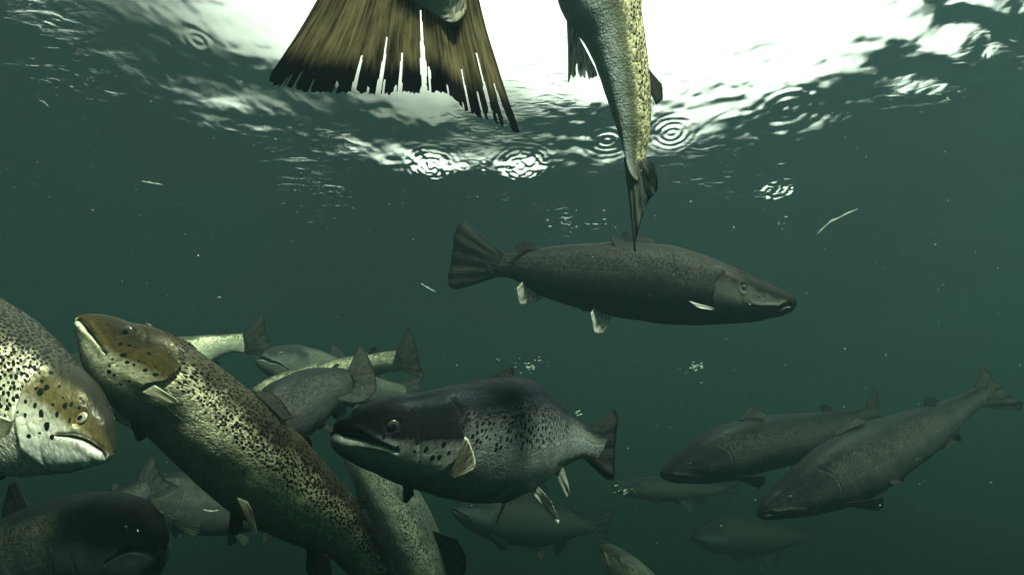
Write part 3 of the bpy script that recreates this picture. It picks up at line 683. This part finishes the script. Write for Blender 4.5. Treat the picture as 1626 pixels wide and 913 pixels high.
# right pair, heads down left
g = Salmon('hazy dark headed salmon on the right, upper one of the pair swimming down left', [
    (1052, 748, 1048, 758, 1.62), (1062, 737, 1056, 764, 1.63), (1085, 717, 1080, 768, 1.65), (1120, 694, 1115, 769, 1.67), (1165, 670, 1165, 762, 1.70), (1215, 660, 1215, 748, 1.75),
    (1265, 656, 1272, 733, 1.80), (1310, 653, 1318, 708, 1.86), (1345, 650, 1350, 686, 1.92), (1372, 646, 1376, 672, 1.96), (1388, 643, 1391, 668, 1.99)], M_DIM, roll=6, hi=True, seed=61,
    spot=[(0.012, .0012, .0026, .5, .3, 1.2, .3, .98, 1.0)], iris=IRISD)
g.fpx('tail_fin', [(1375, 646), (1380, 658), (1378, 672)], [(1388, 612), (1394, 618), (1396, 650), (1397, 680), (1392, 694)], 1.96, 2.02, F_GREY, nu=50, ragged=.08)
g.fpx('dorsal_fin', [(1170, 670), (1190, 665), (1216, 662)], [(1190, 645), (1202, 642), (1217, 658)], 1.70, 1.72, F_DARK, nu=30, nv=12)
g.fpx('adipose_fin', [(1305, 655), (1318, 654)], [(1303, 644), (1312, 640), (1322, 648)], 1.86, 1.86, F_DARK, nu=14, nv=8, thick=.003)
g.autofins(skip=('tail', 'dorsal', 'adipose'), fm=F_DARK, pm=F_DARK)

h = Salmon('dark salmon on the right with a lit forked tail, lower one of the pair', [
    (1206, 808, 1204, 822, 1.42), (1215, 794, 1214, 826, 1.43), (1235, 772, 1245, 824, 1.45), (1265, 742, 1290, 817, 1.47), (1305, 707, 1340, 805, 1.50), (1350, 680, 1395, 782, 1.54),
    (1405, 663, 1445, 748, 1.59), (1450, 652, 1486, 716, 1.64), (1490, 640, 1515, 690, 1.69), (1525, 626, 1540, 662, 1.74), (1548, 616, 1560, 646, 1.77), (1560, 614, 1570, 642, 1.79)], M_DIM, roll=4, seed=71,
    spot=[(0.012, .0012, .0026, .5, .3, 1.2, .3, .98, 1.0)], iris=IRISD)
h.fpx('tail_fin', [(1548, 618), (1562, 630), (1560, 646)], [(1556, 582), (1566, 584), (1586, 608), (1606, 628), (1630, 642), (1624, 653)], 1.78, 1.84, F_GREY, nu=60, ragged=.03)
h.fpx('dorsal_fin', [(1322, 694), (1345, 684), (1372, 672)], [(1345, 670), (1362, 660), (1376, 668)], 1.52, 1.55, F_DARK, nu=30, nv=12)
h.fpx('adipose_fin', [(1468, 648), (1484, 643)], [(1468, 635), (1480, 629), (1492, 636)], 1.66, 1.66, F_DARK, nu=14, nv=8, thick=.003)
h.fpx('anal_fin', [(1488, 712), (1512, 692)], [(1505, 712), (1528, 700), (1524, 688)], 1.66, 1.64, F_DARK, nu=24, nv=12)
h.fpx('pelvic_fin', [(1412, 766), (1422, 760)], [(1420, 770), (1436, 764), (1436, 754)], 1.50, 1.48, F_DARK, nu=16, nv=10)
h.autofins(skip=('tail', 'dorsal', 'adipose', 'anal', 'pelvic'), fm=F_DARK, pm=F_DARK)

# fish behind
i_ = Salmon('silver salmon hidden behind the rising spotted one, its bright tail root pointing right', [
    (60, 598, 58, 612, 1.5), (75, 582, 72, 632, 1.51), (110, 562, 108, 655, 1.55), (160, 545, 160, 668, 1.6), (220, 535, 222, 655, 1.68), (280, 532, 284, 615, 1.76), (330, 531, 334, 575, 1.84), (370, 530, 372, 560, 1.88), (392, 528, 393, 562, 1.92)],
    M_SILVER, roll=0, hi=False, seed=81, iris=IRISD)
i_.fpx('tail_fin', [(386, 530), (392, 545), (386, 561)], [(417, 492), (420, 500), (424, 530), (433, 552), (433, 566)], 1.9, 1.95, F_GREY, nu=50)
i_.autofins(skip=('tail',), pm=F_GREY)
j_ = Salmon('pale green silver salmon just left of the two upright tails, facing left', [
    (408, 566, 406, 574, 1.60), (416, 559, 412, 584, 1.61), (436, 551, 432, 600, 1.65), (470, 548, 466, 618, 1.72), (510, 558, 505, 632, 1.82), (550, 575, 546, 638, 1.95), (590, 595, 588, 640, 2.05), (620, 606, 618, 636, 2.15), (640, 610, 640, 634, 2.2)],
    M_PALE, roll=-25, hi=True, seed=91, ds=1.15, iris=IRISD)
j_.autofins(pm=F_GREY)
k_ = Salmon('brownish salmon behind the diagonal one, its grey tail spread above the central fish', [
    (392, 690, 386, 702, 1.18), (398, 668, 400, 716, 1.19), (415, 632, 432, 724, 1.22), (440, 604, 470, 706, 1.26), (475, 588, 505, 680, 1.31), (510, 583, 530, 655, 1.36), (536, 585, 550, 633, 1.40), (552, 590, 562, 622, 1.43)],
    M_DIM, roll=8, hi=True, seed=101, iris=IRISD)
k_.fpx('tail_fin', [(552, 588), (562, 604), (560, 622)], [(572, 545), (582, 556), (596, 590), (600, 622), (580, 640), (548, 640), (532, 632)], 1.43, [1.50, 1.48, 1.46, 1.42, 1.38, 1.34, 1.32], F_GREY, nu=70, ragged=.03)
k_.autofins(skip=('tail', 'dorsal'), pm=F_GREY)
l_ = Salmon('far salmon with a brightly lit tail root just above the central fish', [
    (380, 640, 378, 650, 1.9), (400, 618, 398, 662, 1.88), (440, 596, 442, 664, 1.86), (490, 580, 494, 655, 1.83), (535, 569, 540, 632, 1.80), (575, 563, 580, 602, 1.76), (608, 559, 612, 592, 1.73), (630, 556, 634, 588, 1.71)],
    M_SILVER, roll=0, hi=False, seed=111, iris=IRISD)
l_.fpx('tail_fin', [(628, 558), (638, 572), (634, 587)], [(650, 518), (656, 524), (662, 550), (668, 578), (676, 602)], 1.7, 1.72, F_GREY, nu=50)
l_.autofins(skip=('tail', 'dorsal'), pm=F_GREY)
m_ = Salmon('pale salmon diving steeply at the bottom below the central fish', [
    (552, 690, 545, 696, 1.55), (566, 694, 540, 712, 1.50), (600, 712, 548, 748, 1.42), (648, 755, 570, 800, 1.36), (690, 820, 596, 862, 1.32), (716, 890, 622, 922, 1.30), (735, 960, 650, 985, 1.30), (748, 1020, 685, 1040, 1.32), (756, 1075, 716, 1085, 1.36), (762, 1110, 730, 1116, 1.38)],
    M_MID, roll=30, hi=True, seed=121, iris=IRISD, spot=[(0.011, .0013, .0028, .7, .3, 1.2, .2, .98, 1.0)])
m_.autofins(pm=F_GREY)
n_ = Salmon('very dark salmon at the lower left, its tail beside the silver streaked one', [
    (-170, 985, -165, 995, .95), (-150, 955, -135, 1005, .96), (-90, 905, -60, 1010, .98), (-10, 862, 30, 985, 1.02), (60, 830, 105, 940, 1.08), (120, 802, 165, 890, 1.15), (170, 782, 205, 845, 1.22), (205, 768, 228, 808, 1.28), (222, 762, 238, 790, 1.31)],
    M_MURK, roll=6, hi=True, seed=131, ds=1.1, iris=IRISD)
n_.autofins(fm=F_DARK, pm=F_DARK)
o_ = Salmon('near black blunt headed salmon in the bottom left corner', [
    (262, 872, 246, 890, .86), (264, 850, 232, 905, .865), (254, 822, 208, 925, .875), (228, 797, 175, 938, .89), (190, 790, 130, 950, .91), (140, 795, 80, 965, .94), (80, 812, 30, 985, .98), (20, 840, -15, 990, 1.03), (-40, 875, -60, 985, 1.08), (-80, 905, -90, 975, 1.12)],
    M_MURK, roll=8, wr=.62, hi=True, seed=141, iris=IRISD, mouth=[(256, 884), (232, 878), (205, 873), (175, 888), (165, 895)], mouth_w=.0022, eye=(196, 842))
o_.autofins(fm=F_DARK, pm=F_DARK)
p_ = Salmon('silver streaked salmon in the lower left, behind the diagonal one', [
    (196, 770, 194, 782, 1.35), (208, 760, 208, 796, 1.36), (240, 752, 246, 820, 1.40), (285, 752, 295, 838, 1.45), (335, 758, 345, 845, 1.52), (385, 770, 392, 842, 1.60), (430, 785, 436, 835, 1.68), (470, 798, 473, 826, 1.75), (490, 800, 492, 824, 1.78)],
    M_DIM, roll=-8, hi=True, seed=151, ds=1.15, iris=IRISD)
p_.autofins(pm=F_DARK)
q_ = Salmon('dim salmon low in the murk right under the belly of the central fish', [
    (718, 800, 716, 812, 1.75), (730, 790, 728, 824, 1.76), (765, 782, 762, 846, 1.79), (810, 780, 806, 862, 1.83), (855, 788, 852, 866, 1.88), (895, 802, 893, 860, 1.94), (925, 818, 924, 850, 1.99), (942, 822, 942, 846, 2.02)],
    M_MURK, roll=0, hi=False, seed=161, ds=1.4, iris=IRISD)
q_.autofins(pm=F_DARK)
r_ = Salmon('pale salmon back cut by the bottom edge, diving right of the central fish', [
    (956, 866, 950, 874, 1.5), (972, 866, 952, 886, 1.49), (1000, 880, 965, 912, 1.46), (1035, 905, 990, 950, 1.42), (1070, 940, 1025, 990, 1.40), (1100, 985, 1062, 1024, 1.40), (1122, 1030, 1098, 1050, 1.42), (1134, 1055, 1116, 1070, 1.44)],
    M_MID, roll=25, hi=False, seed=171, iris=IRISD)
r_.autofins(pm=F_GREY)
s_ = Salmon('faint distant salmon level with the tail of the central fish, at its right', [
    (972, 770, 971, 777, 2.2), (985, 764, 985, 784, 2.21), (1015, 758, 1016, 792, 2.25), (1055, 757, 1057, 796, 2.32), (1095, 762, 1097, 792, 2.4), (1130, 768, 1131, 787, 2.48), (1150, 769, 1150, 783, 2.52)],
    M_DIM, roll=0, hi=False, seed=181, ds=1.5, iris=IRISD)
s_.autofins(pm=F_GREY)
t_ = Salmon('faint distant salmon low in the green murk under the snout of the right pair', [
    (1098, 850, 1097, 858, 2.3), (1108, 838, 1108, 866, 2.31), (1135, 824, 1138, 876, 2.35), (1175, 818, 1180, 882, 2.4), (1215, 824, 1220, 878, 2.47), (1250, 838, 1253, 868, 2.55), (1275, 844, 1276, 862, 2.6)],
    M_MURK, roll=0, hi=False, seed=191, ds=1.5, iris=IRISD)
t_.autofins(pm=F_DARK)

# ------------------------------------------------------------------ water surface with swell, ripples and drop rings
def ang_axis():
    a = [R(-60)]
    while a[-1] < R(60): a.append(a[-1] + R(0.16))
    while a[-1] < R(300) - R(3): a.append(a[-1] + R(3))
    return np.array(a)

def surf_point(px, py):
    v = (px - 813) / FPX * RIGHT + (456.5 - py) / FPX * UP + FWD
    t = DEPTH / v[2]
    return (CAM + v * t)[:2]

def make_surface():
    an = ang_axis()
    rr = [0.02, 0.1, 0.2, 0.3, 0.4, 0.5, 0.6, 0.7, 0.8]
    while rr[-1] < 9: rr.append(rr[-1] * 1.0032)
    while rr[-1] < 38: rr.append(rr[-1] * 1.06)
    rr[-1] = 38
    rr = np.array(rr)
    RR, AN = np.meshgrid(rr, an, indexing='ij')
    X = RR * np.sin(AN); Y = RR * np.cos(AN)
    Z = np.zeros_like(X)
    rng = np.random.default_rng(5)
    def waves(n, l0, l1, slope, dirc, spread, warp=.15):
        nonlocal Z
        for i in range(n):
            lam = l0 * (l1 / l0) ** rng.random(); th = dirc + rng.normal() * spread; k = 2 * math.pi / lam
            wx = X + warp * fbm(X / lam * .5, Y / lam * .5, i + 3) * lam; wy = Y + warp * fbm(X / lam * .5 + 9, Y / lam * .5, i + 4) * lam
            Z += slope / k * np.sin(k * (wx * math.cos(th) + wy * math.sin(th)) + rng.random() * 6.28)
    waves(7, .7, 2.2, .016, 1.2, .9, 1.5)
    waves(10, .18, .55, .0065, 1.4, .8, 2.0)
    far = np.clip(1 - RR / 9, 0, 1)
    patch = np.clip(fbm(X * 1.3, Y * 1.3, 41) * 3.2 - 1.3, 0, 1) * far
    zb = Z; Z = np.zeros_like(X)
    waves(14, .05, .14, .013, 1.5, .6, 2.5)
    Z = zb + Z * patch
    # drop rings: (px, py, radius m, wavelength m, slope)
    rings = [(685, 262, .15, .030, .30), (828, 266, .16, .030, .32), (735, 262, .04, .03, .2), (768, 258, .03, .022, .25), (768, 270, .03, .022, .25),
             (1238, 300, .15, .035, .40), (1240, 262, .12, .035, .12), (965, 228, .14, .035, .14), (1068, 212, .13, .03, .16), (316, 65, .06, .03, .14), (1104, 583, .20, .09, .75),
             (838, 580, .26, .09, .65), (918, 655, .15, .09, .8), (940, 285, .12, .03, .10), (1250, 175, .22, .045, .08), (640, 322, .12, .035, .12), (900, 340, .20, .05, .15), (945, 358, .10, .04, .25),
             (620, 285, .05, .03, .15), (560, 300, .06, .03, .12), (1000, 300, .1, .04, .12), (485, 290, .05, .03, .1), (400, 372, .05, .03, .3), (292, 332, .05, .03, .3), (240, 292, .06, .035, .25)]
    for (px, py, rad, lam, slope) in rings:
        c0 = surf_point(px, py); r = np.hypot(X - c0[0], Y - c0[1])
        k = 2 * math.pi / lam
        wob = fbm(X * 14, Y * 14, int(px)) * lam * .6
        Z += slope / k * np.cos(k * (r + wob)) * np.exp(-(r / rad)**2 * 2.2)
        if rad >= .12 and slope >= .28: Z += slope * .022 * (fbm(X * 26 + px, Y * 26, 7) - .5) * np.exp(-(r / (rad * .62))**4) * 3 - (.24 if px > 1000 else .17) * (Y - c0[1]) * np.exp(-(r / (rad * .55))**2)
    # lumps that tip a bit of surface towards the camera beyond the window's rim
    lumps = [(1505, 112, .24, .07, .36, .55), (1560, 35, .22, .06, .36, .60), (620, 195, .30, .18, .0, .07), (760, 205, .30, .15, 0, .08), (940, 180, .3, .2, 0, .05), (330, 215, .16, .10, .2, .07), (400, 120, .3, .15, .2, .08), (1300, 150, .25, .2, -.3, .07)]
    for (px, py, a_, b_, ro, sl) in lumps:
        c0 = surf_point(px, py); u = (X - c0[0]) * math.cos(ro) + (Y - c0[1]) * math.sin(ro); v = -(X - c0[0]) * math.sin(ro) + (Y - c0[1]) * math.cos(ro)
        v = v + (fbm(X * 9, Y * 9, int(px) + 1) - .5) * b_
        Z += sl * v * np.exp(-(u / a_)**2 - (v / b_)**2)
    V = np.stack([X, Y, Z], -1).reshape(-1, 3)
    F = grid_faces(len(rr), len(an), True)
    V = np.vstack([V, [0, 0, Z[0].mean()]]); n = len(an); k = np.arange(n)
    F = np.vstack([F, np.stack([k, (k + 1) % n, np.full(n, len(V) - 1), np.full(n, len(V) - 1)], -1)[:, [1, 0, 2, 3]]])
    t = NT('water_surface')
    tc = t.n('ShaderNodeTexCoord')
    n1 = t.n('ShaderNodeTexNoise', Scale=4.0, Detail=3.0, Distortion=0.8); t.l(tc.outputs['Object'], n1.inputs['Vector'])
    mp = t.n('ShaderNodeMapping'); mp.inputs['Scale'].default_value = (11, 30, 11); t.l(tc.outputs['Object'], mp.inputs['Vector'])
    n2 = t.n('ShaderNodeTexNoise', Scale=1.0, Detail=3.0, Distortion=1.2); t.l(mp.outputs[0], n2.inputs['Vector'])
    msk = t.n('ShaderNodeTexNoise', Scale=1.1, Detail=2.0); t.l(tc.outputs['Object'], msk.inputs['Vector'])
    b1 = t.n('ShaderNodeBump', Strength=1.0, Distance=0.0016); t.l(n1.outputs[0], b1.inputs['Height'])
    b2 = t.n('ShaderNodeBump', Distance=0.0030); t.l(n2.outputs[0], b2.inputs['Height']); t.l(b1.outputs[0], b2.inputs['Normal'])
    t.l(t.smooth(msk.outputs[0], .42, .62), b2.inputs['Strength'])
    # ripples finer than a pixel: they soften the rim of the bright window
    wn_ = t.n('ShaderNodeTexWhiteNoise', noise_dimensions='3D'); t.l(tc.outputs['Object'], wn_.inputs['Vector'])
    wv = t.n('ShaderNodeVectorMath', operation='MULTIPLY_ADD'); t.l(wn_.outputs['Color'], wv.inputs[0]); wv.inputs[1].default_value = (.055, .055, 0); t.l(b2.outputs[0], wv.inputs[2])
    ws = t.n('ShaderNodeVectorMath', operation='SUBTRACT'); t.l(wv.outputs[0], ws.inputs[0]); ws.inputs[1].default_value = (.0275, .0275, 0)
    wz = t.n('ShaderNodeVectorMath', operation='NORMALIZE'); t.l(ws.outputs[0], wz.inputs[0])
    fr = t.n('ShaderNodeFresnel', IOR=1.333); t.l(wz.outputs[0], fr.inputs['Normal'])
    tr = t.n('ShaderNodeBsdfTransparent'); gl = t.n('ShaderNodeBsdfGlossy', Roughness=0.0); t.l(b2.outputs[0], gl.inputs['Normal'])
    gl.inputs['Color'].default_value = (1, 1, 1, 1)
    mx = t.n('ShaderNodeMixShader'); t.l(fr.outputs[0], mx.inputs[0]); t.l(tr.outputs[0], mx.inputs[1]); t.l(gl.outputs[0], mx.inputs[2])
    t.l(mx.outputs[0], t.out.inputs['Surface'])
    o = mesh_obj('water_surface', V, F, t.m)
    # the normals must point up
    me = o.data
    if me.polygons[len(me.polygons) // 2].normal.z < 0: me.flip_normals()
    o['kind'] = 'structure'
    return o
make_surface()

# ------------------------------------------------------------------ seabed far below
def make_seabed():
    n = 90
    x = np.linspace(-38, 38, n); X, Y = np.meshgrid(x, x, indexing='ij')
    Z = -13.5 + fbm(X * .2, Y * .2, 5) * 1.2
    t = NT('silt')
    nz = t.n('ShaderNodeTexNoise', Scale=1.5, Detail=6.0)
    tc = t.n('ShaderNodeTexCoord'); t.l(tc.outputs['Object'], nz.inputs['Vector'])
    p = t.n('ShaderNodeBsdfPrincipled', Roughness=0.9); t.l(t.mix(nz.outputs[0], (0.05, 0.05, 0.035), (0.12, 0.11, 0.08)), p.inputs['Base Color'])
    t.l(p.outputs[0], t.out.inputs['Surface'])
    o = mesh_obj('seabed', np.stack([X, Y, Z], -1).reshape(-1, 3), grid_faces(n, n), t.m)
    if o.data.polygons[0].normal.z < 0: o.data.flip_normals()
    o['kind'] = 'structure'
make_seabed()

# ------------------------------------------------------------------ floating bits
def make_particles():
    rng = np.random.default_rng(12)
    V = []; F = []
    def blob(c, r, ax, str_):
        k = len(V); a = nrm(ax)
        b = nrm(np.cross(a, [.2, .5, .8])); cc = np.cross(a, b)
        rows = [(-1, 0)] + [(math.cos(math.pi * (1 - t)), math.sin(math.pi * t)) for t in (.25, .5, .75)] + [(1, 0)]
        V.append(c - a * r * str_)
        for (z, w) in rows[1:-1]:
            for j in range(6):
                an = j * math.pi / 3
                V.append(c + a * z * r * str_ + (b * math.cos(an) + cc * math.sin(an) * .5) * r * w * (0.7 + .6 * rng.random()))
        V.append(c + a * r * str_)
        for j in range(6):
            j2 = (j + 1) % 6
            F.append([k, k + 1 + j2, k + 1 + j, k + 1 + j])
            for q in range(2):
                o = k + 1 + q * 6
                F.append([o + j, o + j2, o + 6 + j2, o + 6 + j])
            F.append([k + 13 + j, k + 13 + j2, k + 19, k + 19])
    for i in range(1500):
        d = .5 + 3.2 * rng.random() ** .8
        px, py = rng.uniform(-100, 1726), rng.uniform(-50, 960)
        p = unproj(px, py, d)
        if p[2] > -.08: continue
        blob(p, rng.choice([.0004, .0006, .0009, .0014], p=[.72, .20, .07, .01]) * (.6 + .5 * d), rng.normal(size=3), rng.choice([1, 1.5, 3]))
    for (px, py, d, n, sx_, sy_) in [(1104, 583, 2.0, 22, 10, 7), (840, 580, 2.2, 26, 18, 8), (990, 776, 2.3, 16, 10, 6), (920, 656, 2.0, 10, 9, 3), (1240, 350, 1.9, 8, 8, 10), (930, 345, 1.8, 18, 40, 12)]:  # clusters added to stand for bright splashes far off on the surface
        for i in range(n):
            blob(unproj(px + rng.normal() * sx_, py + rng.normal() * sy_, d + rng.normal() * .05), 0.0008 * (.5 + rng.random()) * d, [1, .2, .1], rng.choice([1, 2, 4]))
    m = simple_mat('white_flecks', (0.75, 0.76, 0.70), 0.6)
    o = mesh_obj('suspended_particles', np.array(V), np.array(F), m)
    o['kind'] = 'stuff'; o['label'] = 'tiny white flecks drifting in the green water, some clustered to stand for surface splashes'; o['category'] = 'particles'
make_particles()

def strand(label, pts, d, r, mat, name='drifting_strand'):
    P = unproj([p[0] for p in pts], [p[1] for p in pts], np.full(len(pts), d))
    ch = np.linspace(0, 1, len(P)); x = np.linspace(0, 1, 30); C = catmull(ch, P, x)
    T = nrm(np.gradient(C, axis=0)); A = nrm(np.cross(T, FWD)); B = np.cross(T, A)
    w = r * (np.sin(math.pi * np.clip(x * .94 + .03, 0, 1)) ** .6) * (1 + .35 * np.sin(x * 17))
    th = np.arange(10) / 10 * 2 * math.pi
    V = C[:, None] + A[:, None] * (w[:, None] * np.cos(th))[..., None] + B[:, None] * (w[:, None] * .35 * np.sin(th))[..., None]
    V = V.reshape(-1, 3); F = grid_faces(30, 10, True)
    n = len(V); V = np.vstack([V, C[0], C[-1]]); k = np.arange(10); k2 = (k + 1) % 10
    F = np.vstack([F, np.stack([k2, k, np.full(10, n), np.full(10, n)], -1), np.stack([290 + k, 290 + k2, np.full(10, n + 1), np.full(10, n + 1)], -1)])
    o = mesh_obj(name, V, F, mat, None, C[15])
    o['label'] = label; o['category'] = 'debris'
M_STR = simple_mat('pale_strand', (0.24, 0.26, 0.23), 0.7)
strand('thin pale green strand drifting right of the dark slate fish', [(1297, 373), (1315, 356), (1335, 345), (1362, 332)], 1.2, .0032, M_STR)
strand('small white curl drifting near the left edge below the surface', [(62, 160), (70, 163), (77, 170)], .9, .0013, M_STR)
strand('flat pale flake drifting under the left side of the surface', [(225, 288), (238, 291), (258, 294)], 1.1, .0026, M_STR)
strand('small pale flake drifting beside the tail of the dark slate fish', [(668, 450), (680, 458), (692, 464)], 1.5, .0028, M_STR)
strand('pale oval flake drifting in the murk at lower left near the streaked fish', [(322, 809), (335, 812), (348, 810)], 1.0, .0022, M_STR)

# ------------------------------------------------------------------ the murk of the water itself
def make_haze():
    x0, x1, z0, z1 = -39.0, 39.0, -14.8, 0.35
    V = [(x, y, z) for x in (x0, x1) for y in (x0, x1) for z in (z0, z1)]
    F = [(0, 1, 3, 2), (4, 6, 7, 5), (0, 4, 5, 1), (2, 3, 7, 6), (0, 2, 6, 4), (1, 5, 7, 3)]
    t = NT('green_water')
    v = t.n('ShaderNodeVolumePrincipled')
    v.inputs['Color'].default_value = (0.0235, 0.0440, 0.0490, 1)
    v.inputs['Absorption Color'].default_value = (0.070, 0.195, 0.105, 1)
    v.inputs['Density'].default_value = 0.56
    v.inputs['Anisotropy'].default_value = 0.55
    t.l(v.outputs[0], t.out.inputs['Volume'])
    o = mesh_obj('haze', np.array(V), np.array(F), t.m, smooth=False)
    o['kind'] = 'stuff'; o['label'] = 'green murky water that fades the far fish'; o['category'] = 'water'
make_haze()
